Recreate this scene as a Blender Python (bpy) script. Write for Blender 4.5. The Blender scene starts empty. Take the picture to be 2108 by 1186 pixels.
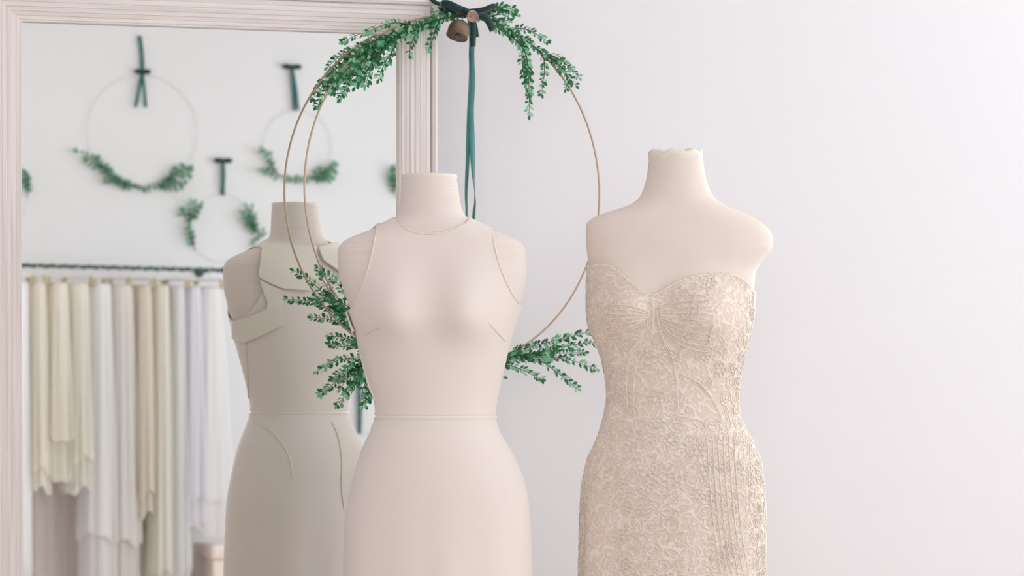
import bpy, math, random
import numpy as np
from mathutils import Vector, Matrix
from mathutils.bvhtree import BVHTree

random.seed(11)
RNG = np.random.default_rng(5)
SC = bpy.context.scene
COL = SC.collection

# ------------------------------------------------------------------ camera
F = 6800.0                 # focal length in pixels of the 2108 px wide frame
CX, HY = 1054.0, 793.0     # principal column, horizon row
EYE = 1.12
ALPHA = math.atan(2204.0 / F)
GLASS_Y = -0.210           # mirror glass plane (the wall behind it is y = 0)
CAM = Vector((0.0, GLASS_Y - 7.084, EYE))
RIGHT = Vector((math.cos(ALPHA), -math.sin(ALPHA), 0))
FWD = Vector((math.sin(ALPHA), math.cos(ALPHA), 0))
UP = Vector((0, 0, 1))
cam_data = bpy.data.cameras.new('camera')
cam = bpy.data.objects.new('camera', cam_data)
COL.objects.link(cam)
cam.location = CAM
cam.rotation_euler = (math.pi / 2, 0, -ALPHA)
cam_data.sensor_width = 36.0
cam_data.lens = F / 2108 * 36
cam_data.shift_y = (HY - 593.0) / 2108
cam_data.dof.use_dof = True
cam_data.dof.focus_distance = 6.85
cam_data.dof.aperture_fstop = 6.3
cam_data.clip_end = 60
SC.camera = cam

# ------------------------------------------------------------------ light
SC.view_settings.view_transform = 'Standard'
SC.view_settings.look = 'None'
SC.view_settings.gamma = 1.0
SC.view_settings.use_curve_mapping = False
SC.view_settings.exposure = -0.15
SC.cycles.diffuse_bounces = 8
SC.cycles.max_bounces = 14
W = bpy.data.worlds.new('sky'); SC.world = W
W.use_nodes = True
W.node_tree.nodes['Background'].inputs[0].default_value = (0.86, 0.92, 1.0, 1)
W.node_tree.nodes['Background'].inputs[1].default_value = 1.0

def area(name, loc, rot, sx, sy, watts, color):
    l = bpy.data.lights.new(name, 'AREA')
    l.shape = 'RECTANGLE'; l.size = sx; l.size_y = sy
    l.energy = watts; l.color = color
    o = bpy.data.objects.new(name, l); COL.objects.link(o)
    o.location = loc; o.rotation_euler = rot
    return o
# daylight through two right-hand windows, then two fill lamps in added, unseen windows
area('window_daylight_near', (5.56, -3.0, 1.75), (0, math.radians(90), 0), 1.9, 2.0, 42, (0.90, 0.965, 1.0))
area('window_daylight_far', (5.56, -5.6, 1.75), (0, math.radians(90), 0), 1.9, 2.2, 44, (0.90, 0.965, 1.0))
area('window_daylight_behind', (0.2, -7.92, 1.95), (math.radians(90), 0, 0), 3.0, 1.7, 96, (0.95, 0.985, 1.0))  # added frontal fill from behind the camera
area('window_daylight_beside', (4.75, .16, 1.7), (math.radians(-90), 0, 0), 1.0, 1.8, 115, (0.90, 0.965, 1.0))  # added fill for the skirts and the forms' right edges

# ------------------------------------------------------------------ pixel helpers
def ray(px, py):
    return FWD + RIGHT * ((px - CX) / F) + UP * ((HY - py) / F)
def at_depth(px, py, z):
    return CAM + ray(px, py) * z
def on_plane(px, py, p0, n):
    d = ray(px, py)
    return CAM + d * ((p0 - CAM).dot(n) / d.dot(n))
def mir(p):
    return Vector((p[0], 2 * GLASS_Y - p[1], p[2]))
def seen_in_glass(px, py, y):
    """real point on the plane Y = y whose reflection shows at that pixel"""
    return mir(on_plane(px, py, Vector((0, 2 * GLASS_Y - y, 0)), Vector((0, 1, 0))))
def on_y(px, py, y):
    return on_plane(px, py, Vector((0, y, 0)), Vector((0, 1, 0)))

# ------------------------------------------------------------------ materials
def lin(r, g, b):
    def f(c):
        c /= 255.0
        return c / 12.92 if c <= 0.04045 else ((c + 0.055) / 1.055) ** 2.4
    return (f(r), f(g), f(b), 1)

def mat(name, rgb, rough=0.6, metal=0.0, spec=0.3, noise=None, bump=None, rgb2=None, sheen=0.0, transl=0.0):
    m = bpy.data.materials.new(name); m.use_nodes = True
    nt = m.node_tree; N = nt.nodes; L = nt.links
    b = N['Principled BSDF']
    b.inputs['Base Color'].default_value = lin(*rgb)
    b.inputs['Roughness'].default_value = rough
    b.inputs['Metallic'].default_value = metal
    b.inputs['Specular IOR Level'].default_value = spec
    if sheen:
        b.inputs['Sheen Weight'].default_value = sheen
    tc = N.new('ShaderNodeTexCoord')
    def tex(scale, detail=4):
        mp = N.new('ShaderNodeMapping'); L.new(tc.outputs['Object'], mp.inputs[0])
        mp.inputs['Scale'].default_value = scale if isinstance(scale, tuple) else (scale,) * 3
        t = N.new('ShaderNodeTexNoise'); t.inputs['Scale'].default_value = 1.0
        t.inputs['Detail'].default_value = detail
        L.new(mp.outputs[0], t.inputs[0])
        return t
    if noise and rgb2:
        t = tex(noise)
        r = N.new('ShaderNodeValToRGB')
        r.color_ramp.elements[0].position = 0.35; r.color_ramp.elements[1].position = 0.65
        r.color_ramp.elements[0].color = lin(*rgb); r.color_ramp.elements[1].color = lin(*rgb2)
        L.new(t.outputs[0], r.inputs[0]); L.new(r.outputs[0], b.inputs['Base Color'])
    if bump:
        t = tex(bump[0]); bp = N.new('ShaderNodeBump')
        bp.inputs['Strength'].default_value = bump[1]; bp.inputs['Distance'].default_value = bump[2]
        L.new(t.outputs[0], bp.inputs['Height']); L.new(bp.outputs[0], b.inputs['Normal'])
    if transl:
        tr = N.new('ShaderNodeBsdfTranslucent'); mx = N.new('ShaderNodeMixShader')
        mx.inputs[0].default_value = transl
        tr.inputs[0].default_value = lin(*(rgb2 or rgb))
        L.new(b.outputs[0], mx.inputs[1]); L.new(tr.outputs[0], mx.inputs[2])
        L.new(mx.outputs[0], N['Material Output'].inputs[0])
    return m

M = {}
M['wall'] = mat('wall_paint', (232, 231, 235), 0.85, spec=0.15, bump=(55, 0.04, 0.002))
M['ceiling'] = mat('ceiling_paint', (243, 241, 240), 0.9, spec=0.1)
M['floor'] = mat('pale_oak_floor', (180, 164, 150), 0.45, noise=(1.5, 22, 1), rgb2=(198, 184, 170))
M['trim'] = mat('white_trim', (240, 236, 234), 0.5)
M['wood_v'] = mat('whitewashed_wood_upright', (228, 220, 218), 0.6, noise=(130, 130, 3.0), rgb2=(243, 237, 235), bump=((150, 150, 3.0), 0.25, 0.002))
M['wood_h'] = mat('whitewashed_wood_level', (228, 220, 218), 0.6, noise=(3.0, 130, 130), rgb2=(243, 237, 235), bump=((3.0, 150, 150), 0.25, 0.002))
M['board'] = mat('backing_board', (170, 150, 130), 0.8)
M['glass'] = mat('silvered_glass', (243, 245, 241), 0.0, metal=1.0)
M['form'] = mat('form_jersey', (232, 221, 215), 0.8, spec=0.15, noise=(6, 6, 320), rgb2=(236, 226, 220), bump=((8, 8, 420), 0.12, 0.001), sheen=0.1)
M['form_warm'] = mat('form_jersey_warm', (231, 218, 210), 0.8, spec=0.15, noise=12, rgb2=(234, 222, 215), sheen=0.1)
M['cap'] = mat('pale_cap_cloth', (238, 231, 221), 0.8, spec=0.2, bump=(160, 0.4, 0.003))
M['satin'] = mat('ivory_crepe', (237, 227, 221), 0.7, spec=0.2, sheen=0.15, bump=(30, 0.05, 0.003))
M['satin_lining'] = mat('ivory_satin', (239, 231, 221), 0.4, spec=0.4)
M['thread'] = mat('lace_thread', (243, 234, 224), 0.6, spec=0.3)
M['pole'] = mat('stand_metal', (150, 140, 130), 0.35, metal=0.8)
M['brass'] = mat('hoop_brass', (188, 166, 142), 0.4, metal=0.5)
M['twig'] = mat('twig_bark', (74, 66, 48), 0.8)
M['leaf_far'] = mat('far_leaf_green', (84, 140, 112), 0.6, noise=30, rgb2=(128, 176, 148), transl=0.35)
M['leaf'] = mat('leaf_green', (16, 94, 56), 0.45, spec=0.5, noise=40, rgb2=(50, 138, 90), transl=0.3)
M['leaf_light'] = mat('leaf_light_green', (96, 176, 128), 0.45, spec=0.5, noise=40, rgb2=(150, 214, 172), transl=0.3)  # paler leaves carry the foliage highlights in their colour
M['velvet'] = mat('dark_green_velvet', (6, 52, 46), 0.7, spec=0.3, sheen=0.4)
M['ribbon'] = mat('teal_ribbon', (16, 92, 84), 0.4, spec=0.5, noise=(8, 8, 5), rgb2=(78, 156, 150), sheen=0.3)  # the lighter teal paints the ribbon's sheen into its colour
M['ribbon_far'] = mat('teal_ribbon_wall', (34, 92, 88), 0.6, noise=20, rgb2=(60, 122, 118))
M['bell'] = mat('grey_brown_bell', (104, 86, 74), 0.5, metal=0.3, noise=35, rgb2=(136, 118, 104))
M['bell_pink'] = mat('dusty_pink_bell', (186, 150, 142), 0.5, metal=0.2, noise=40, rgb2=(206, 180, 172))
M['cord'] = mat('green_cord', (44, 82, 74), 0.7)
M['rail'] = mat('dark_rail', (84, 104, 100), 0.5, metal=0.3)
M['hanger'] = mat('white_hanger', (236, 226, 222), 0.5)
M['clip'] = mat('tan_clip', (188, 176, 148), 0.6)
M['pink'] = mat('blush_upholstery', (246, 230, 224), 0.8, sheen=0.2)
M['wire'] = mat('pale_wire', (206, 202, 198), 0.5)
M['nail'] = mat('steel_nail', (120, 120, 120), 0.4, metal=0.9)

def lace_material():
    m = mat('lace_ground', (230, 216, 204), 0.75, spec=0.2)
    nt = m.node_tree; N = nt.nodes; L = nt.links; b = N['Principled BSDF']
    tc = N.new('ShaderNodeTexCoord')
    n = N.new('ShaderNodeTexNoise'); n.inputs['Scale'].default_value = 26
    L.new(tc.outputs['Object'], n.inputs[0])
    ad = N.new('ShaderNodeMixRGB'); ad.blend_type = 'ADD'; ad.inputs[0].default_value = 0.05
    L.new(tc.outputs['Object'], ad.inputs[1]); L.new(n.outputs[1], ad.inputs[2])
    v = N.new('ShaderNodeTexVoronoi'); v.inputs['Scale'].default_value = 46
    L.new(ad.outputs[0], v.inputs[0])
    s = N.new('ShaderNodeMath'); s.operation = 'MULTIPLY'; s.inputs[1].default_value = 13
    L.new(v.outputs[0], s.inputs[0])
    si = N.new('ShaderNodeMath'); si.operation = 'SINE'; L.new(s.outputs[0], si.inputs[0])
    r = N.new('ShaderNodeValToRGB')
    r.color_ramp.elements[0].position = 0.3; r.color_ramp.elements[1].position = 0.95
    r.color_ramp.elements[0].color = lin(228, 212, 200); r.color_ramp.elements[1].color = lin(240, 230, 221)
    L.new(si.outputs[0], r.inputs[0]); L.new(r.outputs[0], b.inputs['Base Color'])
    bp = N.new('ShaderNodeBump'); bp.inputs['Strength'].default_value = 0.3; bp.inputs['Distance'].default_value = 0.002
    L.new(si.outputs[0], bp.inputs['Height']); L.new(bp.outputs[0], b.inputs['Normal'])
    return m
M['lace'] = lace_material()

def tulle(name, rgb, rgb2):
    return mat(name, rgb, 0.8, spec=0.1, noise=(14, 14, 1.2), rgb2=rgb2, transl=0.55, sheen=0.2)

# ------------------------------------------------------------------ object helpers
class MB:
    """collects vertices and faces, then links them as one mesh object"""
    def __init__(s): s.v = []; s.f = []
    def add(s, v, f):
        n = len(s.v)
        s.v += [tuple(p) for p in v]
        s.f += [tuple(i + n for i in q) for q in f]
        return s
    def box(s, lo, hi):
        x0, y0, z0 = lo; x1, y1, z1 = hi
        v = [(x0, y0, z0), (x1, y0, z0), (x1, y1, z0), (x0, y1, z0), (x0, y0, z1), (x1, y0, z1), (x1, y1, z1), (x0, y1, z1)]
        return s.add(v, [(0, 3, 2, 1), (4, 5, 6, 7), (0, 1, 5, 4), (1, 2, 6, 5), (2, 3, 7, 6), (3, 0, 4, 7)])
    def tube(s, pts, r, k=6, closed=False):
        pts = [Vector(p) for p in pts]; n = len(pts)
        rs = r if isinstance(r, (list, tuple)) else [r] * n
        v = []; ref = None
        for i, p in enumerate(pts):
            if closed: t = pts[(i + 1) % n] - pts[i - 1]
            else: t = pts[min(i + 1, n - 1)] - pts[max(i - 1, 0)]
            t = t.normalized() if t.length > 1e-9 else Vector((0, 0, 1))
            if ref is None:
                ref = t.orthogonal().normalized()
            ref = (ref - t * ref.dot(t))
            ref = ref.normalized() if ref.length > 1e-6 else t.orthogonal().normalized()
            bi = t.cross(ref)
            for j in range(k):
                a = 2 * math.pi * j / k
                v.append(p + (ref * math.cos(a) + bi * math.sin(a)) * rs[i])
        f = []
        for i in range(n if closed else n - 1):
            a, b = i * k, ((i + 1) % n) * k
            for j in range(k):
                j2 = (j + 1) % k
                f.append((a + j, a + j2, b + j2, b + j))
        if not closed:
            f.append(tuple(range(k - 1, -1, -1))); f.append(tuple((n - 1) * k + j for j in range(k)))
        return s.add(v, f)
    def lathe(s, prof, c, k=24, axis=None):
        """prof: (radius, height) from c along axis"""
        ax = Vector(axis or (0, 0, 1)).normalized(); u = ax.orthogonal().normalized(); w = ax.cross(u); c = Vector(c)
        v = [c + ax * h + (u * math.cos(2 * math.pi * j / k) + w * math.sin(2 * math.pi * j / k)) * r for r, h in prof for j in range(k)]
        f = [(i * k + j, i * k + (j + 1) % k, (i + 1) * k + (j + 1) % k, (i + 1) * k + j) for i in range(len(prof) - 1) for j in range(k)]
        f.append(tuple(range(k - 1, -1, -1))); f.append(tuple((len(prof) - 1) * k + j for j in range(k)))
        return s.add(v, f)
    def strip(s, pts, sides, half, thick=0.0006):
        """ribbon along pts, width direction sides[i], half width half[i]"""
        pts = [Vector(p) for p in pts]; n = len(pts)
        hs = half if isinstance(half, (list, tuple)) else [half] * n
        sd = sides if isinstance(sides, (list, tuple)) else [sides] * n
        v = []
        for i in range(n):
            t = (pts[min(i + 1, n - 1)] - pts[max(i - 1, 0)]).normalized()
            w = Vector(sd[i]); w = (w - t * w.dot(t)).normalized(); nn = t.cross(w)
            for a, b in ((-1, -1), (1, -1), (1, 1), (-1, 1)):
                v.append(pts[i] + w * hs[i] * a + nn * thick * b)
        f = []
        for i in range(n - 1):
            for j in range(4):
                j2 = (j + 1) % 4
                f.append((i * 4 + j, i * 4 + j2, i * 4 + 4 + j2, i * 4 + 4 + j))
        f.append((3, 2, 1, 0)); f.append(tuple((n - 1) * 4 + j for j in range(4)))
        return s.add(v, f)
    def build(s, name, m, parent=None, smooth=True, inv=None):
        me = bpy.data.meshes.new(name)
        v = [tuple(inv @ Vector(p)) for p in s.v] if inv is not None else s.v
        me.from_pydata(v, [], s.f); me.update()
        if smooth: me.shade_smooth()
        for mm in (m if isinstance(m, (list, tuple)) else [m]): me.materials.append(mm)
        o = bpy.data.objects.new(name, me); COL.objects.link(o)
        if parent is not None: o.parent = parent
        return o

def thing(name, label, cat, loc=(0, 0, 0), rotz=0.0, group=None):
    o = bpy.data.objects.new(name, None); COL.objects.link(o)
    o.empty_display_size = 0.05
    o.location = loc; o.rotation_euler = (0, 0, rotz)
    o['label'] = label; o['category'] = cat
    if group: o['group'] = group
    return o
def frame_of(o):
    return Matrix.Translation(o.location) @ Matrix.Rotation(o.rotation_euler[2], 4, 'Z')
def struct(name, mb, m, smooth=False):
    o = mb.build(name, m, None, smooth); o['kind'] = 'structure'
    return o

def smooth_path(pts, step):
    """Catmull-Rom resampling of a polyline of Vectors at about `step` spacing"""
    P = [Vector(p) for p in pts]
    if len(P) == 2:
        n = max(2, int((P[1] - P[0]).length / step) + 1)
        return [P[0].lerp(P[1], i / (n - 1)) for i in range(n)]
    Q = [P[0] * 2 - P[1]] + P + [P[-1] * 2 - P[-2]]
    out = []
    for i in range(1, len(Q) - 2):
        a, b, c, d = Q[i - 1:i + 3]
        n = max(1, int(round((c - b).length / step)))
        for k in range(n):
            t = k / n
            out.append(0.5 * ((2 * b) + (c - a) * t + (2 * a - 5 * b + 4 * c - d) * t * t + (3 * b - a - 3 * c + d) * t ** 3))
    out.append(P[-1])
    return out

def pchip(xs, ys, x):
    xs = np.asarray(xs, float); ys = np.asarray(ys, float)
    h = np.diff(xs); d = np.diff(ys) / h
    m = np.zeros_like(ys)
    m[0], m[-1] = d[0], d[-1]
    for i in range(1, len(xs) - 1):
        if d[i - 1] * d[i] > 0:
            w1, w2 = 2 * h[i] + h[i - 1], h[i] + 2 * h[i - 1]
            m[i] = (w1 + w2) / (w1 / d[i - 1] + w2 / d[i])
    i = np.clip(np.searchsorted(xs, x) - 1, 0, len(xs) - 2)
    t = (x - xs[i]) / h[i]
    return ((1 + 2 * t) * (1 - t) ** 2 * ys[i] + t * (1 - t) ** 2 * h[i] * m[i] + t * t * (3 - 2 * t) * ys[i + 1] + t * t * (t - 1) * h[i] * m[i + 1])

def poly_sd(P, poly):
    """signed distance (positive inside) of points P (n,2) to polygon"""
    poly = np.asarray(poly, float); n = len(poly)
    best = np.full(len(P), 1e9); inside = np.zeros(len(P), bool)
    for i in range(n):
        a, b = poly[i], poly[(i + 1) % n]
        ab = b - a; L2 = (ab ** 2).sum() + 1e-12
        t = np.clip(((P - a) @ ab) / L2, 0, 1)
        best = np.minimum(best, np.linalg.norm(P - (a + t[:, None] * ab), axis=1))
        cond = (a[1] > P[:, 1]) != (b[1] > P[:, 1])
        with np.errstate(divide='ignore', invalid='ignore'):
            xi = (b[0] - a[0]) * (P[:, 1] - a[1]) / (b[1] - a[1] + 1e-15) + a[0]
        inside ^= cond & (P[:, 0] < xi)
    return np.where(inside, best, -best)

def clip(V, faces, f):
    """part of a mesh where the scalar f > 0, cut along its exact zero line"""
    out = []; verts = []; vid = {}; eid = {}
    def keep(i):
        if i not in vid: vid[i] = len(verts); verts.append(tuple(V[i]))
        return vid[i]
    def cut(i, j):
        k = (min(i, j), max(i, j))
        if k not in eid:
            t = f[k[0]] / (f[k[0]] - f[k[1]])
            eid[k] = len(verts); verts.append(tuple(V[k[0]] + (V[k[1]] - V[k[0]]) * t))
        return eid[k]
    for q in faces:
        s = [f[i] > 0 for i in q]
        if all(s): out.append(tuple(keep(i) for i in q)); continue
        if not any(s): continue
        p = []
        for a in range(len(q)):
            i, j = q[a], q[(a + 1) % len(q)]
            if f[i] > 0: p.append(keep(i))
            if (f[i] > 0) != (f[j] > 0): p.append(cut(i, j))
        if len(p) >= 3: out.append(tuple(p))
    return verts, out

def solidify(o, t, offset=1.0):
    md = o.modifiers.new('thickness', 'SOLIDIFY'); md.thickness = t; md.offset = offset
    return o

# ------------------------------------------------------------------ room shell
X0, X1, YF, ZC = -2.2, 5.5, -7.86, 2.95
struct('floor', MB().box((X0 - .1, YF - .1, -.1), (X1 + .1, .1, 0)), M['floor'])
struct('ceiling', MB().box((X0 - .1, YF - .1, ZC), (X1 + .1, .1, ZC + .1)), M['ceiling'])

struct('wall_left', MB().box((X0 - .1, YF, 0), (X0, 0, ZC)), M['wall'])
def wall_with_holes(axis, lo, hi, holes):
    """wall slab running along `axis` from lo to hi with rectangular openings (a0, a1, z0, z1)"""
    mb = MB()
    cuts = sorted(set([lo[axis], hi[axis]] + [h[0] for h in holes] + [h[1] for h in holes]))
    for a, b in zip(cuts[:-1], cuts[1:]):
        hs = [h for h in holes if h[0] <= a and h[1] >= b]
        spans = [(lo[2], hi[2])] if not hs else [(lo[2], hs[0][2]), (hs[0][3], hi[2])]
        for z0, z1 in spans:
            l = list(lo); u = list(hi); l[axis] = a; u[axis] = b; l[2] = z0; u[2] = z1
            mb.box(l, u)
    return mb
struct('wall_right', wall_with_holes(1, (X1, YF, 0), (X1 + .1, 0, ZC), [(-4.0, -2.0, .8, 2.7), (-6.7, -4.5, .8, 2.7)]), M['wall'])
struct('wall_front', wall_with_holes(0, (X0, YF - .1, 0), (X1, YF, ZC), [(-1.3, 1.7, 1.1, 2.8)]), M['wall'])
struct('wall_back', wall_with_holes(0, (X0 - .1, 0, 0), (X1 + .1, .1, ZC), [(4.25, 5.25, .8, 2.6)]), M['wall'])
def window(n, p0, p1, axis):
    """casing around an opening; p0, p1 = lower and upper corner on the wall's inner face"""
    mb = MB(); t = .06
    def b(a0, a1, z0, z1):
        lo = list(p0); hi = list(p1); lo[axis], hi[axis] = a0, a1; lo[2], hi[2] = z0, z1
        mb.box(lo, hi)
    a0, a1, z0, z1 = p0[axis], p1[axis], p0[2], p1[2]
    b(a0, a0 + t, z0, z1); b(a1 - t, a1, z0, z1); b(a0 + t, a1 - t, z0, z0 + t); b(a0 + t, a1 - t, z1 - t, z1)
    m = (a0 + a1) / 2
    b(m - .02, m + .02, z0 + t, z1 - t)
    struct('window_%d' % n, mb, M['trim'])
window(1, (X1 + .01, -4.0, .8), (X1 + .05, -2.0, 2.7), 1)
window(2, (X1 + .01, -6.7, .8), (X1 + .05, -4.5, 2.7), 1)
window(3, (-1.3, YF - .05, 1.1), (1.7, YF - .01, 2.8), 0)  # unseen window, added to carry the frontal fill
window(4, (4.25, .01, .8), (5.25, .05, 2.6), 0)  # unseen window, added to throw light on the skirts opposite
struct('baseboard_back', MB().box((X0, -.018, 0), (X1, 0, .12)), M['trim'])
struct('baseboard_front', MB().box((X0, YF, 0), (X1, YF + .018, .12)), M['trim'])
struct('baseboard_left', MB().box((X0, YF + .02, 0), (X0 + .018, -.02, .12)), M['trim'])
struct('baseboard_right', MB().box((X1 - .018, YF + .02, 0), (X1, -.02, .12)), M['trim'])

# ------------------------------------------------------------------ mirror
FRONT_Y = GLASS_Y - .026
ix0 = on_y(47, 400, FRONT_Y).x
ix1 = on_y(818, 300, GLASS_Y).x
iz1 = on_y(420, 58.5, GLASS_Y).z
iz0 = .17
WS, WT = .088, .080
mirror = thing('floor_mirror', 'tall standing mirror in a whitewashed ridged wood frame before the white wall', 'mirror', ((ix0 + ix1) / 2, 0, 0))
minv = frame_of(mirror).inverted()
MB().box((ix0 - .02, GLASS_Y, iz0 - .02), (ix1 + .02, GLASS_Y + .005, iz1 + .02)).build('mirror_glass', M['glass'], mirror, False, minv)
MB().box((ix0 - WS + .01, GLASS_Y + .006, iz0 - WS + .01), (ix1 + WS - .01, GLASS_Y + .020, iz1 + WT - .01)).build('backing_board', M['board'], mirror, False, minv)
# moulding section: (distance out from the opening as a share of the width, depth in front of the glass)
SEC = [(0, -.001), (0, .010), (.015, .0135), (.035, .0135), (.045, .0125), (.06, .0125), (.07, .0160), (.13, .0165), (.145, .0156), (.165, .0156), (.18, .0185), (.24, .019), (.255, .0182), (.275, .0182), (.29, .021), (.36, .0215),
       (.375, .0206), (.395, .0206), (.41, .0235), (.49, .024), (.505, .0231), (.525, .0231), (.54, .0255), (.63, .026), (.645, .0252), (.665, .0252), (.68, .027), (.775, .0275), (.79, .018), (.815, .018), (.83, .030), (.90, .034), (.97, .030), (1.0, .022), (1.0, -.022)]
def rail(name, corner_a, corner_b, out, wa, wb, wo, m):
    """mitred length of moulding; out = outward unit direction, wa/wb = mitre run at the ends"""
    a, b = Vector(corner_a), Vector(corner_b); d = (b - a).normalized(); mb = MB(); n = len(SEC)
    v = []
    for s, e in SEC: v.append(a + out * (s * wo) - d * (s * wa) + Vector((0, -e, 0)))
    for s, e in SEC: v.append(b + out * (s * wo) + d * (s * wb) + Vector((0, -e, 0)))
    f = [(i, i + 1, n + i + 1, n + i) for i in range(n - 1)] + [(n - 1, 0, n, 2 * n - 1), tuple(range(n - 1, -1, -1)), tuple(range(n, 2 * n))]
    return mb.add(v, f).build(name, m, mirror, False, minv)
G = GLASS_Y
rail('top_rail', (ix0, G, iz1), (ix1, G, iz1), Vector((0, 0, 1)), WS, WS, WT, M['wood_h'])
rail('bottom_rail', (ix1, G, iz0), (ix0, G, iz0), Vector((0, 0, -1)), WS, WS, WT, M['wood_h'])
rail('side_stile', (ix0, G, iz0), (ix0, G, iz1), Vector((-1, 0, 0)), WT, WT, WS, M['wood_v'])
rail('side_stile', (ix1, G, iz1), (ix1, G, iz0), Vector((1, 0, 0)), WT, WT, WS, M['wood_v'])
for s in (-1, 1):
    cx = (ix0 + ix1) / 2 + s * .4
    MB().box((cx - .04, GLASS_Y - .16, 0), (cx + .04, GLASS_Y + .18, iz0 - WT + .002)).build('foot_block', M['wood_h'], mirror, False, minv)

# ------------------------------------------------------------------ dress forms
class Figure:
    """lofted body whose outline follows rows (y_px, left_px, right_px, depth_front, depth_back, exponent)"""
    def __init__(s, cx, D, rows, bumps):
        s.cx, s.D, s.bumps = cx, D, bumps
        s.base = CAM + RIGHT * ((cx - CX) / F * D) + FWD * D; s.base.z = 0
        r = np.array(rows, float); s.z = EYE + (HY - r[:, 0]) * D / F
        o = np.argsort(s.z); s.z = s.z[o]; r = r[o]
        s.c = ((r[:, 1] + r[:, 2]) / 2 - cx) * D / F; s.a = (r[:, 2] - r[:, 1]) / 2 * D / F
        s.bf, s.bb, s.n = r[:, 3], r[:, 4], r[:, 5]
        s.M = Matrix.Translation(s.base) @ Matrix.Rotation(-ALPHA, 4, 'Z')
    def zpx(s, y): return EYE + (HY - y) * s.D / F
    def surf(s, th, z, off=0.0):
        c, a, bf, bb, n = (pchip(s.z, q, z) for q in (s.c, s.a, s.bf, s.bb, s.n))
        ct, st = np.cos(th), np.sin(th)
        e = 2.0 / n
        x = c + (a + off) * np.sign(ct) * np.abs(ct) ** e
        y = np.where(st < 0, bf, bb) + off
        y = y * np.sign(st) * np.abs(st) ** e
        for (bx, bz, sx, su, sd, amp) in s.bumps:
            g = np.exp(-((x - bx) / sx) ** 2 - ((z - bz) / np.where(z > bz, su, sd)) ** 2)
            y = y - amp * g * np.clip(-st * 2.2, 0, 1)
        return np.stack([x, y, z], -1)
    def loft(s, zs, k=144, off=0.0, cap=True):
        zs = np.asarray(zs, float)
        th = np.linspace(0, 2 * np.pi, k, endpoint=False)
        T, Z = np.meshgrid(th, zs)
        V = s.surf(T.ravel(), Z.ravel(), off)
        f = []
        for i in range(len(zs) - 1):
            for j in range(k):
                j2 = (j + 1) % k
                f.append((i * k + j, i * k + j2, (i + 1) * k + j2, (i + 1) * k + j))
        if cap:
            f.append(tuple(range(k - 1, -1, -1))); f.append(tuple((len(zs) - 1) * k + j for j in range(k)))
        return V, f
    def px(s, V):
        """pixel of local points"""
        x = V[:, 0] + (s.cx - CX) / F * s.D; d = s.D + V[:, 1]
        return np.stack([CX + x * F / d, HY - (V[:, 2] - EYE) * F / d], -1)
    def world(s, V):
        return [s.M @ Vector(p) for p in V]

def ring_heights(z0, z1, dense):
    zs = [z0]
    while zs[-1] < z1:
        st = .0022 if dense[0] < zs[-1] < dense[1] else .006
        zs.append(min(z1, zs[-1] + st))
    return zs

SPX = .001
FRONT = Figure(889, 6.8, [
    (364, 829, 939, .050, .050, 2.0), (380, 826, 942, .051, .052, 2.0), (400, 825, 945, .052, .054, 2.0), (425, 823, 949, .053, .056, 2.0),
    (440, 819, 955, .055, .060, 2.0), (450, 811, 966, .057, .063, 2.0), (460, 792, 985, .060, .067, 2.1), (470, 771, 1008, .063, .072, 2.2), (480, 744, 1034, .066, .076, 2.3), (490, 720, 1058, .069, .079, 2.4),
    (500, 704, 1073, .072, .082, 2.4), (512, 696, 1081, .075, .085, 2.4), (530, 695, 1084, .079, .090, 2.4), (560, 697, 1084, .084, .094, 2.4), (600, 708, 1080, .090, .097, 2.3), (640, 723, 1067, .094, .098, 2.2),
    (680, 735, 1053, .095, .097, 2.2), (720, 746, 1042, .093, .094, 2.2), (760, 757, 1033, .090, .090, 2.15), (800, 768, 1024, .087, .087, 2.1), (845, 777, 1016, .085, .086, 2.1), (860, 776, 1016, .086, .088, 2.1),
    (885, 768, 1022, .090, .097, 2.1), (920, 752, 1042, .097, .110, 2.1), (950, 741, 1058, .102, .120, 2.1), (1000, 728, 1077, .108, .130, 2.1), (1070, 714, 1086, .112, .134, 2.1), (1130, 711, 1088, .115, .136, 2.1), (1186, 709, 1089, .118, .138, 2.1),
    (1400, 704, 1098, .13, .15, 2.0), (1700, 690, 1110, .15, .17, 2.0), (1912, 680, 1120, .17, .19, 2.0)],
    [(-.078, 1.262, .058, .085, .048, .036), (.072, 1.262, .058, .085, .048, .036)])
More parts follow.
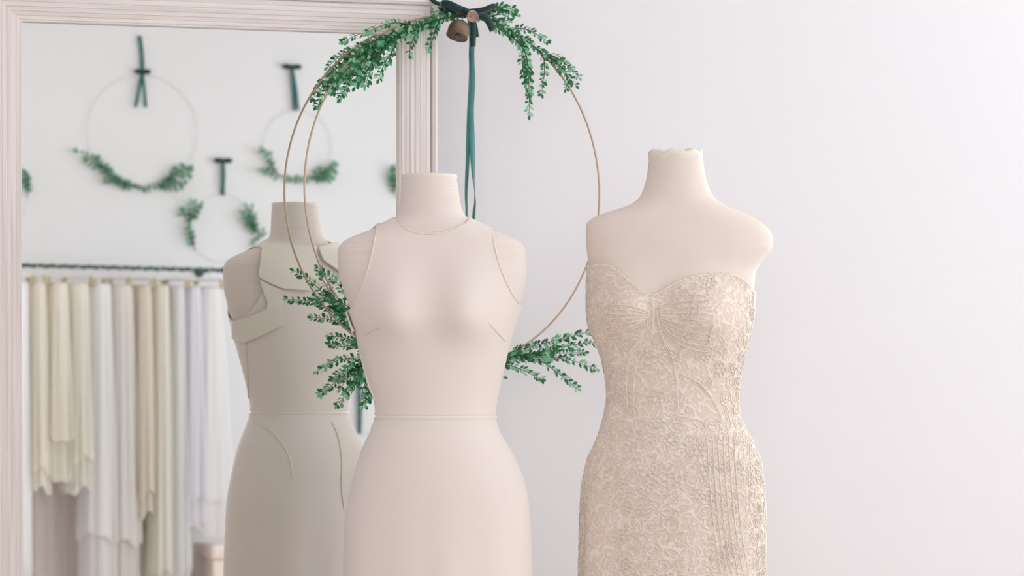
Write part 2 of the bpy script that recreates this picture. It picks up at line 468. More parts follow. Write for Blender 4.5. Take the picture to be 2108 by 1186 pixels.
SIDE = Figure(1390, 6.92, [
    (316, 1338, 1444, .050, .050, 2.0), (335, 1335, 1448, .051, .052, 2.0), (360, 1332, 1452, .052, .054, 2.0), (385, 1326, 1459, .054, .057, 2.0), (405, 1317, 1469, .057, .060, 2.0),
    (418, 1303, 1485, .060, .065, 2.1), (428, 1280, 1504, .063, .069, 2.2), (438, 1247, 1531, .066, .073, 2.3), (448, 1222, 1551, .069, .077, 2.4), (458, 1209, 1566, .071, .079, 2.4),
    (472, 1206, 1582, .074, .082, 2.4), (490, 1206, 1591, .078, .086, 2.4), (508, 1207, 1590, .082, .090, 2.4), (525, 1209, 1578, .085, .093, 2.4), (545, 1211, 1564, .088, .095, 2.3), (565, 1212, 1555, .092, .096, 2.3), (600, 1212, 1552, .096, .097, 2.2),
    (650, 1213, 1547, .098, .096, 2.2), (680, 1218, 1541, .097, .094, 2.2), (700, 1228, 1537, .095, .092, 2.2), (740, 1243, 1528, .091, .089, 2.15), (780, 1251, 1519, .088, .087, 2.1), (815, 1254, 1515, .087, .087, 2.1), (850, 1249, 1517, .090, .092, 2.1),
    (880, 1241, 1529, .095, .100, 2.1), (910, 1231, 1545, .100, .110, 2.1), (950, 1213, 1561, .106, .120, 2.1), (1010, 1202, 1569, .112, .130, 2.1), (1080, 1198, 1571, .116, .134, 2.1), (1186, 1196, 1571, .120, .136, 2.1),
    (1400, 1200, 1565, .13, .15, 2.0), (1700, 1190, 1580, .16, .17, 2.0), (1950, 1178, 1600, .18, .20, 2.0)],
    [(-.112, 1.270, .050, .062, .045, .030), (.058, 1.262, .066, .068, .050, .042)])

def make_form(fig, label, m, neck_cloth, top_y, dense):
    t = thing('dress_form', label, 'mannequin', fig.base, -ALPHA)
    zt = fig.zpx(top_y)
    zs = ring_heights(.80, zt, dense)
    V, f = fig.loft(zs)
    o = MB().add(V, f).build('torso', m, t)
    # cloth cap on the neck
    r0 = pchip(fig.z, fig.a, zt); c0 = pchip(fig.z, fig.c, zt)
    mb = MB(); k = 48; prof = [(1.02, -.005), (1.05, .0), (1.03, .004), (.92, .0055), (.5, .006), (.02, .006)]
    if neck_cloth: prof = [(1.01, -.012), (1.05, -.006), (1.06, .0), (1.03, .006), (.93, .008), (.5, .006), (.02, .005)]
    v = []
    for r, h in prof:
        for j in range(k):
            a = 2 * math.pi * j / k
            rg = (1 + (.012 * math.sin(a * 9 + h * 300) + .010 * math.sin(a * 17)) * (1 if neck_cloth else 0) * (r > .4))
            hh = h + (.0028 * math.sin(a * 7 + 1) + .002 * math.sin(a * 13)) * (1 if neck_cloth else 0) * (r > .4)
            v.append((c0 + r0 * r * rg * math.cos(a), .050 * r * rg * math.sin(a), zt + hh))
    n = len(prof)
    fc = [(i * k + j, i * k + (j + 1) % k, (i + 1) * k + (j + 1) % k, (i + 1) * k + j) for i in range(n - 1) for j in range(k)] + [tuple((n - 1) * k + j for j in range(k))]
    mb.add(v, fc).build('neck_cap', M['cap'], t)
    # stand
    MB().tube([(0, 0, .03), (0, 0, .82)], .014, 16).build('stand_pole', M['pole'], t)
    MB().lathe([(.17, 0), (.17, .012), (.15, .022), (.04, .03), (.02, .05)], (0, 0, 0), 40).build('stand_base', M['pole'], t)
    return t

form_a = make_form(FRONT, 'padded beige dress form with flat neck cap under the plain gown', M['form'], False, 364, (FRONT.zpx(525), FRONT.zpx(430)))
form_b = make_form(SIDE, 'bare shouldered beige dress form with frayed neck cloth under the lace gown', M['form_warm'], True, 318, (SIDE.zpx(480), SIDE.zpx(400)))

# ---- plain gown on the front form
OFF = .0032
gown = thing('wedding_gown', 'plain pale halter neck crepe gown with waist seam on the form before the mirror', 'dress', FRONT.base, -ALPHA)
HALTER = [(814, 452), (820, 462), (838, 473), (860, 479.5), (886, 482), (912, 479), (938, 471), (957, 461), (966, 450), (975, 440), (1012, 440), (1012, 472), (1017, 500), (1024, 530), (1034, 560), (1047, 590), (1060, 615), (1075, 632), (1130, 640),
          (1200, 640), (1200, 2100), (500, 2100), (500, 640), (680, 648), (720, 640), (735, 615), (748, 585), (759, 550), (767, 515), (773, 485), (776, 440), (806, 440)]
zw = FRONT.zpx(858)
zs = ring_heights(zw, FRONT.zpx(445), (FRONT.zpx(525), FRONT.zpx(430)))
V, f = FRONT.loft(zs, 200, OFF, False)
fv, ff = clip(V, f, poly_sd(FRONT.px(V), HALTER))
bodice = solidify(MB().add(fv, ff).build('bodice', M['satin'], gown), .0022, 1)
def skirt_fold(V):
    """soft vertical folds that grow towards the hem"""
    g = np.clip((.93 - V[:, 2]) / .9, 0, 1)
    a = np.arctan2(V[:, 1], V[:, 0])
    s = 1 + g[:] * .08 * (np.sin(a * 9 + .6) * .5 + np.sin(a * 5 + 2.2) * .35)
    V = V.copy(); V[:, 0] *= s; V[:, 1] *= s
    return V
zs = list(np.linspace(.012, .70, 60)) + ring_heights(.705, zw, (0, 0))
V, f = FRONT.loft(zs, 200, OFF, False)
V = skirt_fold(V)
skirt = solidify(MB().add(V, f).build('skirt', M['satin'], gown), .0022, 1)
# raised waist seam, side bust darts
th = np.linspace(0, 2 * np.pi, 120, endpoint=False)
def around(fig, y, off): return fig.surf(th, np.full(len(th), fig.zpx(y)), off)
mb = MB()
ringa, ringb, ringc = around(FRONT, 855, OFF + .0028), around(FRONT, 858.5, OFF + .0046), around(FRONT, 862, OFF + .0028)
n = len(th)
mb.add(np.concatenate([ringa, ringb, ringc]), [(r * n + j, r * n + (j + 1) % n, (r + 1) * n + (j + 1) % n, (r + 1) * n + j) for r in (0, 1) for j in range(n)])
mb.build('waist_seam', M['satin_lining'], gown)

def bvh_of(figs_parts):
    V = []; Fc = []
    for fig, (v, f) in figs_parts:
        n = len(V); V += fig.world(v); Fc += [tuple(i + n for i in q) for q in f]
    return BVHTree.FromPolygons(V, Fc)
zs = ring_heights(.55, FRONT.zpx(364), (FRONT.zpx(525), FRONT.zpx(430)))
TREE_A = bvh_of([(FRONT, FRONT.loft(zs, 160, OFF + .0024, True))])
zs = ring_heights(.55, SIDE.zpx(316), (SIDE.zpx(480), SIDE.zpx(400)))
TREE_B = bvh_of([(SIDE, SIDE.loft(zs, 160, OFF + .001, True))])

def hit(tree, px, py, glass=False):
    """point and normal where the line of sight (bounced off the glass if asked) meets a figure"""
    d = ray(px, py).normalized(); o = CAM
    if glass:
        o = mir(CAM); d = Vector((d.x, -d.y, d.z))
    loc, nor, _, dist = tree.ray_cast(o, d, 30)
    if loc is None: return None
    if nor.dot(d) > 0: nor = -nor
    return loc, nor
def seam(name, tree, px_pts, parent, m, r, off=.001, glass=False, mb=None):
    pts = []
    P = smooth_path([Vector((x, y, 0)) for x, y in px_pts], 4)
    for p in P:
        h = hit(tree, p.x, p.y, glass)
        if h: pts.append(h[0] + h[1] * off)
    if len(pts) < 2: return None
    if mb is not None: mb.tube(pts, r, 4); return None
    n = len(pts)
    rr = [r * min(1, .35 + 4 * min(i, n - 1 - i) / n) for i in range(n)]
    return MB().tube(pts, rr, 6).build(name, m, parent, True, frame_of(parent).inverted())
seam('bust_dart', TREE_A, [(1040, 703), (1030, 690), (1018, 677), (1006, 665)], gown, M['satin'], .0022, 0)
seam('bust_dart', TREE_A, [(748, 692), (762, 682), (778, 675), (795, 668)], gown, M['satin'], .0022, 0)
seam('neck_binding', TREE_A, [(816, 458), (838, 473), (860, 479.5), (886, 482), (912, 479), (938, 471), (955, 462)], gown, M['satin_lining'], .0018, .0005)
seam('armhole_binding', TREE_A, [(776, 470), (773, 485), (767, 515), (759, 550), (748, 585), (735, 615), (726, 632)], gown, M['satin_lining'], .0018, .0005)
seam('armhole_binding', TREE_A, [(1012, 472), (1017, 500), (1024, 530), (1034, 560), (1047, 590), (1060, 615), (1068, 625)], gown, M['satin_lining'], .0018, .0005)

def glass_patch(name, tree, poly, parent, m, off, thick, label=None):
    """panel of cloth lying on a figure's back, its outline as it shows in the mirror"""
    poly = np.array(poly, float)
    x0, y0 = poly.min(0) - 3; x1, y1 = poly.max(0) + 3
    xs = np.arange(x0, x1, 2.5); ys = np.arange(y0, y1, 2.5)
    ok = {}; V = []; Q = []
    for j, y in enumerate(ys):
        for i, x in enumerate(xs):
            h = hit(tree, x, y, True)
            if h:
                ok[(i, j)] = len(V); V.append(h[0] + h[1] * off); Q.append((x, y))
    fs = []
    for j in range(len(ys) - 1):
        for i in range(len(xs) - 1):
            c = [(i, j), (i + 1, j), (i + 1, j + 1), (i, j + 1)]
            if all(k in ok for k in c):
                q = [ok[k] for k in c]
                if max((V[q[0]] - V[q[2]]).length, (V[q[1]] - V[q[3]]).length) < .06: fs.append(tuple(q))
    v, f = clip(np.array([tuple(p) for p in V]), fs, poly_sd(np.array(Q), poly))
    o = solidify(MB().add(v, f).build(name, m, parent, True, frame_of(parent).inverted()), thick, 0)
    if label: o['label'] = label
    return o
glass_patch('collar_flap', TREE_A, [(541, 507), (570, 505), (610, 508), (648, 510), (646, 560), (640, 600), (606, 597), (577, 594), (556, 585), (536, 574), (531, 568), (535, 540)], gown, M['satin_lining'], .0075, .003, 'pale folded collar flap across the nape')
glass_patch('collar_flap', TREE_A, [(652, 512), (700, 500), (730, 505), (730, 600), (712, 585), (700, 565), (680, 550), (662, 538)], gown, M['satin_lining'], .0075, .003, 'pale folded collar flap at the far shoulder')
glass_patch('back_fold', TREE_A, [(533, 575), (556, 587), (577, 596), (581, 630), (584, 668), (545, 688), (505, 706), (492, 700), (482, 696), (481, 662), (488, 659), (515, 650), (548, 636), (550, 622), (541, 600)], gown, M['satin_lining'], .0055, .003, 'folded ivory band wrapping from the back under the arm')
seam('side_fold', TREE_A, [(505, 700), (508, 730), (510, 770), (513, 832)], gown, M['satin_lining'], .003, .001, True)  # raised ridge shaped to draw a thin shadow line
seam('skirt_seam', TREE_A, [(520, 866), (560, 890), (585, 920), (598, 950), (602, 985)], gown, M['satin_lining'], .0016, .001, True)
seam('skirt_seam', TREE_A, [(682, 868), (696, 900), (704, 950), (703, 1000), (708, 1050)], gown, M['satin_lining'], .0018, .001, True)

# ---- lace gown on the right form
lace = thing('lace_wedding_gown', 'strapless sweetheart gown covered in cream scrolled lace on the right form', 'dress', SIDE.base, -ALPHA)
SWEET = [(1150, 550), (1205, 550), (1222, 546), (1245, 545), (1262, 551), (1280, 564), (1300, 583), (1322, 600), (1343, 607), (1362, 600), (1385, 586), (1415, 573), (1450, 565), (1490, 564), (1515, 568), (1530, 576), (1545, 592), (1560, 608),
         (1760, 640), (1760, 2200), (1000, 2200), (1000, 550)]
zs = list(np.linspace(.012, .60, 40)) + ring_heights(.605, SIDE.zpx(535), (SIDE.zpx(625), SIDE.zpx(530)))
V, f = SIDE.loft(zs, 200, OFF, False)
V = skirt_fold(V)
fld = poly_sd(SIDE.px(V), SWEET)
fv, ff = clip(V, f, fld)
solidify(MB().add(fv, ff).build('gown_body', M['lace'], lace), .0022, 1)
linv = frame_of(lace).inverted()
# scalloped edge along the neckline
edge = smooth_path([Vector((x, y, 0)) for x, y in SWEET[1:17]], 2.5)
mb = MB(); pts = []
for p in edge:
    h = hit(TREE_B, p.x, p.y + 1)
    if h: pts.append(h[0] + h[1] * .0016)
if pts: mb.tube(pts, .0017, 6)
for i in range(2, len(edge) - 3, 5):
    c = edge[i]; lp = []
    for k in range(9):
        a = math.pi * 2 * k / 8
        h = hit(TREE_B, c.x + 5.5 * math.cos(a), c.y + 2 + 4.5 * math.sin(a))
        if h: lp.append(h[0] + h[1] * .0018)
    if len(lp) > 3: mb.tube(lp, .0009, 4)
mb.build('neckline_trim', M['thread'], lace, True, linv)
# boning and gathers
mb = MB()
for line in ([(1343, 612), (1344, 650), (1343, 690)], [(1352, 640), (1362, 690), (1385, 740), (1393, 790), (1396, 850)], [(1362, 690), (1380, 720), (1392, 752)], [(1318, 690), (1300, 730), (1292, 790), (1294, 850)],
             [(1330, 700), (1312, 750), (1306, 800), (1305, 850)], [(1400, 768), (1440, 790), (1470, 830), (1490, 880)]):
    seam('', TREE_B, line, None, None, .0012, .0040, False, mb)
mb.build('boning', M['thread'], lace, True, linv)
mb = MB()
for k in range(9):
    y = 625 + k * 9.5
    seam('', TREE_B, [(1226 + k * 3, y - 6 + k), (1262, y + 2), (1300, y - 1 + (660 - y) * .2), (1334, 655 + (y - 660) * .35)], None, None, .0011, .0036, False, mb)
for k in range(10):
    y = 600 + k * 13
    seam('', TREE_B, [(1500 - k * 5, y - 12), (1455, y + 6), (1405, y + 2 - (y - 660) * .15), (1356, 652 + (y - 660) * .32)], None, None, .0010, .0036, False, mb)
for x in range(1455, 1520, 11):
    seam('', TREE_B, [(x, 900), (x + 6, 1000), (x + 16, 1100), (x + 30, 1184)], None, None, 0.0009, .0026, False, mb)
g = mb.build('gathered_threads', M['thread'], lace, True, linv); g['kind'] = 'stuff'
# scrolled motifs all round the gown
mb = MB()
def on_gown(u, z):
    """u = distance round the gown from its front line, in metres"""
    a = pchip(SIDE.z, SIDE.a, np.array([z]))[0]
    th = -math.pi / 2 + u / max(a * .92, .05)
    p = SIDE.surf(np.array([th]), np.array([z]), OFF + .0032)
    return p[0]
def motif(u0, z0, r, rot, kind):
    def loop(pts):
        U = np.array([p[0] for p in pts]); Z = np.array([p[1] for p in pts])
        a = pchip(SIDE.z, SIDE.a, Z); th = -math.pi / 2 + U / np.maximum(a * .92, .05)
        P = SIDE.surf(th, Z, OFF + .0030)
        Q = SIDE.px(P)
        if Z.max() > SIDE.zpx(618): 
            if poly_sd(Q, SWEET).min() < 3: return
        mb.tube([tuple(p) for p in P], .0010, 3)
    if kind == 0:
        loop([(u0 + r * .36 * math.cos(a), z0 + r * .36 * math.sin(a)) for a in np.linspace(0, 2 * math.pi, 11)])
        for k in range(6):
            b = rot + k * math.pi / 3; cu, cz = u0 + r * .68 * math.cos(b), z0 + r * .68 * math.sin(b)
            loop([(cu + r * .3 * math.cos(a), cz + r * .3 * math.sin(a)) for a in np.linspace(0, 2 * math.pi, 9)])
    elif kind == 1:
        loop([(u0 + r * (1 - .8 * t) * math.cos(rot + t * 11), z0 + r * (1 - .8 * t) * math.sin(rot + t * 11)) for t in np.linspace(0, 1, 24)])
        loop([(u0 + r * 1.05 * math.cos(rot + a), z0 + r * 1.05 * math.sin(rot + a)) for a in np.linspace(2.6, 5.4, 10)])
    else:
        for s in (-1, 1):
            loop([(u0 + r * (t * math.cos(rot) - s * .35 * math.sin(t * 3.14) * math.sin(rot)), z0 + r * (t * math.sin(rot) + s * .35 * math.sin(t * 3.14) * math.cos(rot))) for t in np.linspace(-1, 1, 11) if True] if False else
                 [(u0 + r * ((2 * t - 1) * math.cos(rot) - s * .42 * math.sin(t * math.pi) * math.sin(rot)), z0 + r * ((2 * t - 1) * math.sin(rot) + s * .42 * math.sin(t * math.pi) * math.cos(rot))) for t in np.linspace(0, 1, 10)])
zrow = .66; row = 0
while zrow < SIDE.zpx(585):
    wide = pchip(SIDE.z, SIDE.a, np.array([zrow]))[0] * .92 * math.pi
    u = -wide + (row % 2) * .017
    while u < wide:
        if zrow > SIDE.zpx(850) and abs(u) < .14 and random.random() < (.75 if zrow > SIDE.zpx(700) else .4):
            u += .034; continue
        motif(u + random.uniform(-.004, .004), zrow + random.uniform(-.004, .004), random.uniform(.0135, .0185), random.uniform(0, 6.28), random.choice((0, 0, 1, 1, 1, 2)))
        u += .034
    zrow += .029; row += 1
o = mb.build('lace_motifs', M['thread'], lace); o['kind'] = 'stuff'

# ------------------------------------------------------------------ leaf and sprig builders
def leaf_mesh(name, m, wide=.30):
    v = [(0, 0, 0), (wide * .75, .28, .05), (wide * .95, .55, .07), (wide * .6, .82, .04), (0, 1, -.02), (-wide * .6, .82, .04), (-wide * .95, .55, .07), (-wide * .75, .28, .05), (0, .3, -.02), (0, .58, -.025), (0, .82, -.02)]
    f = [(0, 1, 8), (1, 2, 9, 8), (2, 3, 10, 9), (3, 4, 10), (0, 8, 7), (8, 9, 6, 7), (9, 10, 5, 6), (10, 4, 5)]
    me = bpy.data.meshes.new(name); me.from_pydata(v, [], f); me.update(); me.shade_smooth(); me.materials.append(m)
    return me, v, f
LEAF_D, LV, LF = leaf_mesh('leaf', M['leaf'])
LEAF_L, _, _ = leaf_mesh('leaf_pale', M['leaf_light'])
def leaf_matrix(p, d, up, size):
    y = d.normalized(); z = up - y * up.dot(y)
    z = z.normalized() if z.length > 1e-5 else y.orthogonal().normalized()
    x = y.cross(z)
    return Matrix(((x.x * size, y.x * size, z.x * size, p.x), (x.y * size, y.y * size, z.y * size, p.y), (x.z * size, y.z * size, z.z * size, p.z), (0, 0, 0, 1)))
def sprig_leaves(path, normal, rnd, size, gap):
    """matrices of the leaves along one stem: pairs left and right, some front and back"""
    out = []; acc = 0; side = 1
    for i in range(1, len(path)):
        acc += (path[i] - path[i - 1]).length
        if acc < gap: continue
        acc = 0
        t = (path[min(i + 1, len(path) - 1)] - path[i - 1]).normalized()
        w = t.cross(normal).normalized()
        for s in (-1, 1):
            if rnd.random() < .10: continue
            tilt = rnd.uniform(-.9, .9)
            sidev = (w * s * math.cos(tilt) + normal * math.sin(tilt)).normalized()
            d = (t * rnd.uniform(.55, 1.2) + sidev).normalized()
            up = (normal * rnd.uniform(.3, 1) * rnd.choice((1, 1, -1)) + Vector((rnd.uniform(-.6, .6), rnd.uniform(-.6, .6), rnd.uniform(-.2, .9))))
            sz = size * rnd.uniform(.72, 1.2)
            out.append(leaf_matrix(path[i] + sidev * .0012, d, up, sz))
    t = (path[-1] - path[-2]).normalized()
    out.append(leaf_matrix(path[-1], t, normal, size))
    return out

# ------------------------------------------------------------------ big wreath between mirror and forms
BETA = math.radians(-8)
HD = .040                               # hoop centre in front of the glass
HC = on_y(937, 392.5, GLASS_Y - HD)
HZ = (HC - CAM).dot(FWD)
HR = 361 * HZ / F
HRX = 301 * HZ / F / math.cos(BETA - ALPHA)              # a little out of round
HU = Vector((math.cos(BETA), -math.sin(BETA), 0))      # along the hoop, left to right
HN = Vector((-math.sin(BETA), -math.cos(BETA), 0))     # its face towards the viewer
wreath = thing('hoop_wreath', 'large thin brass hoop with green leafy sprigs and dark green bow between mirror and forms', 'wreath', HC)
winv = frame_of(wreath).inverted()
def ringp(px, py, off=0.0):
    return on_plane(px, py, HC, HN) + HN * off
def ringr(px, py, off=0.0):
    """the same for what is seen of the hoop in the glass"""
    n = Vector((HN.x, -HN.y, 0))
    return mir(on_plane(px, py, mir(HC), n)) + HN * off
MB().tube([HC + HU * (HRX * math.sin(a)) + UP * (HR * math.cos(a)) for a in np.linspace(0, 2 * math.pi, 160, endpoint=False)], .0024, 8, True).build('brass_hoop', M['brass'], wreath, True, winv)

SPRIGS = [  # (seen in glass?, pixel path, leaf size, start offset, end offset)
    (0, [(950, 28), (915, 38), (880, 50), (835, 62), (790, 82), (745, 112), (705, 152), (684, 188)], .0125, .004, .006),
    (0, [(945, 30), (905, 38), (865, 52), (825, 66)], .012, .012, .025),
    (0, [(925, 36), (890, 44), (850, 60), (812, 84)], .012, .016, .035),
    (0, [(830, 64), (800, 84), (768, 112), (742, 142), (722, 172)], .0125, .016, .035),
    (0, [(800, 84), (778, 104), (752, 134), (728, 166)], .0125, .02, .045),
    (0, [(965, 30), (1005, 42), (1040, 62), (1066, 80)], .012, .012, .02),
    (0, [(990, 30), (1012, 22), (1032, 22), (1042, 30)], .012, .012, .03),
    (0, [(1030, 60), (1056, 84), (1072, 110), (1076, 150)], .0125, .012, .03),
    (0, [(880, 50), (845, 52), (810, 48), (775, 56), (745, 70)], .011, .004, .03),
    (0, [(900, 42), (892, 62), (882, 84), (868, 106)], .011, .006, .035),
    (0, [(862, 56), (850, 76), (838, 96), (832, 116)], .011, .005, .03),
    (0, [(825, 66), (812, 92), (796, 116), (780, 140), (768, 165)], .0125, .006, .03),
    (0, [(800, 78), (785, 105), (770, 128), (755, 150), (745, 178)], .012, .008, .02),
    (0, [(770, 95), (748, 122), (728, 150), (708, 178), (692, 204)], .0125, .005, .02),
    (0, [(800, 76), (770, 84), (740, 98), (715, 122)], .012, .003, .025),
    (0, [(850, 58), (820, 72), (780, 98), (752, 118)], .012, .01, .03),
    (0, [(790, 84), (760, 112), (735, 130), (712, 150)], .012, .012, .035),
    (0, [(930, 34), (905, 24), (885, 26)], .010, .004, .02),
    (0, [(960, 28), (990, 34), (1025, 52), (1060, 72), (1095, 94), (1130, 122), (1160, 152), (1182, 176)], .0115, .004, .006),
    (0, [(1000, 40), (1030, 64), (1052, 78), (1074, 96)], .0125, .005, .015),
    (0, [(1062, 76), (1076, 100), (1082, 140), (1082, 180), (1080, 210), (1077, 238)], .0125, .006, .03),
    (0, [(1072, 90), (1070, 130), (1072, 170), (1076, 205)], .011, .008, .035),
    (0, [(1105, 102), (1116, 122), (1116, 150), (1109, 175), (1106, 195)], .0115, .005, .025),
    (0, [(1120, 112), (1142, 130), (1158, 148), (1160, 172), (1152, 186)], .011, .005, .03),
    (0, [(1125, 112), (1148, 122), (1168, 140), (1182, 160)], .011, .004, .02),
    (0, [(1048, 62), (1075, 60), (1100, 72), (1118, 86)], .010, .004, .02),
    (0, [(985, 32), (1005, 18), (1028, 16), (1050, 22)], .0115, .004, .02),
    (0, [(990, 36), (1015, 32), (1036, 30), (1050, 34)], .0115, .006, .03),
    (0, [(1000, 38), (1020, 46), (1035, 44)], .0115, .01, .03),
    (0, [(935, 758), (1000, 742), (1060, 722), (1120, 706), (1180, 690), (1222, 680)], .0125, .004, .012),
    (0, [(980, 750), (1050, 732), (1110, 724), (1165, 712), (1215, 706), (1234, 720)], .0115, .006, .02),
    (0, [(960, 756), (1040, 742), (1090, 736), (1150, 738), (1185, 748), (1212, 760)], .012, .004, .03),
    (0, [(970, 752), (1042, 736), (1080, 736), (1130, 728), (1190, 726)], .012, .01, .03),
    (0, [(980, 756), (1040, 752), (1072, 762), (1090, 772), (1106, 780)], .0115, .006, .02),
    (0, [(1060, 738), (1110, 744), (1136, 762), (1160, 782), (1180, 799)], .011, .006, .02),
    (0, [(1030, 742), (1060, 732), (1095, 728), (1130, 716)], .012, .014, .035),
    (0, [(940, 760), (1000, 765), (1030, 776)], .010, .004, .015),
    (0, [(810, 735), (770, 690), (742, 650), (712, 612), (690, 584), (668, 566), (648, 552)], .0115, .004, .02),
    (0, [(790, 700), (745, 650), (722, 606), (706, 575), (694, 548)], .011, .004, .03),
    (0, [(790, 690), (735, 648), (695, 622), (664, 614), (636, 612)], .0115, .004, .03),
    (0, [(800, 705), (752, 668), (718, 655), (684, 650)], .0115, .006, .03),
    (0, [(800, 705), (762, 672), (738, 640), (720, 606)], .0115, .008, .03),
    (0, [(800, 735), (765, 702), (740, 692), (718, 690)], .011, .006, .03),
    (0, [(800, 735), (765, 712), (740, 712), (718, 706)], .011, .006, .03),
    (0, [(830, 755), (775, 738), (745, 738), (718, 748), (694, 764)], .0115, .004, .03),
    (0, [(830, 758), (775, 755), (745, 772), (722, 793), (702, 811)], .0125, .004, .03),
    (0, [(830, 756), (782, 770), (762, 797), (748, 815), (735, 834)], .0125, .006, .03),
    (0, [(830, 756), (792, 780), (780, 812), (788, 835)], .012, .006, .03),
    (0, [(830, 750), (802, 772), (800, 800), (792, 822)], .0125, .008, .03),
    (0, [(830, 745), (770, 748), (745, 760), (724, 778)], .0125, .01, .035),
    (0, [(830, 748), (778, 758), (752, 780), (740, 800)], .0125, .012, .035),
    (0, [(840, 752), (792, 752), (772, 766), (760, 790)], .012, .012, .03),
]
rnd = random.Random(3)
all_leaves = []
for gl, pth, size, o0, o1 in SPRIGS:
    n = len(pth); fn = ringr if gl else ringp
    P = [fn(x, y, o0 + (o1 - o0) * (i / (n - 1)) ** 1.5) for i, (x, y) in enumerate(pth)]
    path = smooth_path(P, .003)
    m = len(path)
    o = MB().tube(path, [.0017 * (1 - .65 * i / m) for i in range(m)], 5).build('sprig', M['twig'], wreath, True, winv)
    for Lm in sprig_leaves(path, HN, rnd, size * 1.10, .0060): all_leaves.append((Lm.col[1].to_3d().length, o, Lm))
all_leaves.sort(key=lambda t: -t[0])
rest = {}
for i, (sz, o, Lm) in enumerate(all_leaves):
    me = LEAF_L if rnd.random() < .42 else LEAF_D
    if i < 300:
        lo = bpy.data.objects.new('leaf', me); COL.objects.link(lo)
        lo.parent = o; lo.matrix_local = winv @ Lm
    else:
        mb = rest.setdefault(o.name, (o, MB(), MB()))[1 if me is LEAF_D else 2]
        mb.add([Lm @ Vector(p) for p in LV], LF)
for o, a, b in rest.values():
    if not a.v and not b.v: continue
    na = len(a.f); a.add(b.v, b.f)
    x = a.build('small_leaves', [M['leaf'], M['leaf_light']], o, True, winv); x['kind'] = 'stuff'
    for k, p in enumerate(x.data.polygons): p.material_index = 0 if k < na else 1

# bow, tails and bells at the top of the hoop
bow = MB().tube(smooth_path([ringp(948, 22, .012), ringp(956, 27, .016), ringp(966, 31, .012)], .004), [.006, .009, .010, .009, .007][:0] or .008, 10).build('ribbon_bow', M['velvet'], wreath, True, winv)
def ribbon(name, px_pts, offs, half, side, m, parent, step=.006):
    P = smooth_path([ringp(x, y, o) for (x, y), o in zip(px_pts, offs)], step)
    if callable(side): side = [side(i / (len(P) - 1)) for i in range(len(P))]
    return MB().strip(P, side, half).build(name, m, parent, True, winv)
ribbon('bow_end', [(964, 33), (967, 60), (967, 97)], [.016, .019, .017], .0062, HU, M['velvet'], bow)
tilt = (UP * .9 + HN * .45).normalized()
ribbon('bow_loop', [(958, 27), (935, 20), (912, 10), (903, 12), (915, 24), (938, 29), (956, 31)], [.012, .02, .022, .016, .010, .012, .012], .009, tilt, M['velvet'], bow)
ribbon('bow_loop', [(960, 27), (985, 24), (1006, 16), (1012, 20), (1002, 27), (982, 31), (962, 31)], [.012, .02, .022, .016, .010, .012, .012], .008, tilt, M['velvet'], bow)
ribbon('bow_end', [(966, 30), (985, 34), (996, 44), (1008, 64)], [.014, .022, .022, .018], .0085, (UP * .4 + HU).normalized(), M['velvet'], bow)
ribbon('bow_end', [(966, 33), (972, 56), (976, 78)], [.014, .018, .016], .0045, HU, M['velvet'], bow)
end1 = 900
ribbon('ribbon_tail', [(964, 34), (968, 60), (966, 110), (967, 170), (966, 230), (967, 290), (970, 350), (972, 390), (973, 420), (971, 450), (969, 560), (970, 700), (969, 800), (970, end1)],
       [.012, .014, .012, .014, .010, .012, .010, .012, .012, .010, .01, .012, .01, .01], .0062, lambda t: HU * math.cos(-.5 + 1.3 * math.sin(t * 9)) + HN * math.sin(-.5 + 1.3 * math.sin(t * 9)), M['ribbon'], bow, .012)
ribbon('ribbon_tail', [(962, 34), (965, 60), (966, 110), (965, 180), (963, 250), (961, 330), (958, 400), (959, 440), (960, 560), (962, 660)],
       [.006, .006, .006, .006, .004, .004, .004, .004, .004, .004], .0042, lambda t: HU * math.cos(1.0 + .5 * math.sin(t * 12)) + HN * math.sin(1.0 + .5 * math.sin(t * 12)), M['ribbon'], bow, .012)
ct = iz1 + WT                               # top of the mirror frame, where the strap is slung over the corner
cxr = ix1 + WS - .022
strap = [ringp(946, 25, .012), Vector((cxr + .012, GLASS_Y - .042, ct - .010)), Vector((cxr, GLASS_Y - .034, ct + .004)), Vector((cxr - .002, GLASS_Y - .010, ct + .006)), Vector((cxr - .002, GLASS_Y + .026, ct + .002)), Vector((cxr - .002, GLASS_Y + .030, ct - .08))]
MB().strip(smooth_path(strap, .004), (UP * .6 + HU).normalized(), .005).build('hanging_strap', M['velvet'], wreath, True, winv)
def bell(px, py, r, axis, m, label, off):
    c = ringp(px, py, off)
    prof = [(r * .10, 0), (r * .45, r * .06), (r * .78, r * .28), (r * .95, r * .62), (r, r * 1.05), (r * .97, r * 1.45), (r * 1.02, r * 1.62), (r * .94, r * 1.64), (r * .9, r * 1.45), (r * .3, r * 1.3)]
    o = MB().lathe(prof, c, 28, axis).build('bell', m, wreath, True, winv); o['label'] = label
    MB().lathe([(.001, 0), (r * .22, r * .1), (r * .26, r * .28), (r * .1, r * .5)], c + Vector(axis).normalized() * r * 1.35, 14, axis).build('clapper', m, o, True, winv)
    MB().tube([c - Vector(axis).normalized() * .012, c + Vector(axis).normalized() * .003], .0012, 6).build('bell_loop', M['velvet'], o, True, winv)
bell(944, 45, .0245, (HU * -.42 - UP + HN * .2), M['bell'], 'grey brown bell tied under the bow', .016)
bell(960, 33, .0125, (HU * -.35 - UP * .35 + HN * .9), M['bell_pink'], 'small dusty pink bell under the bow', .030)

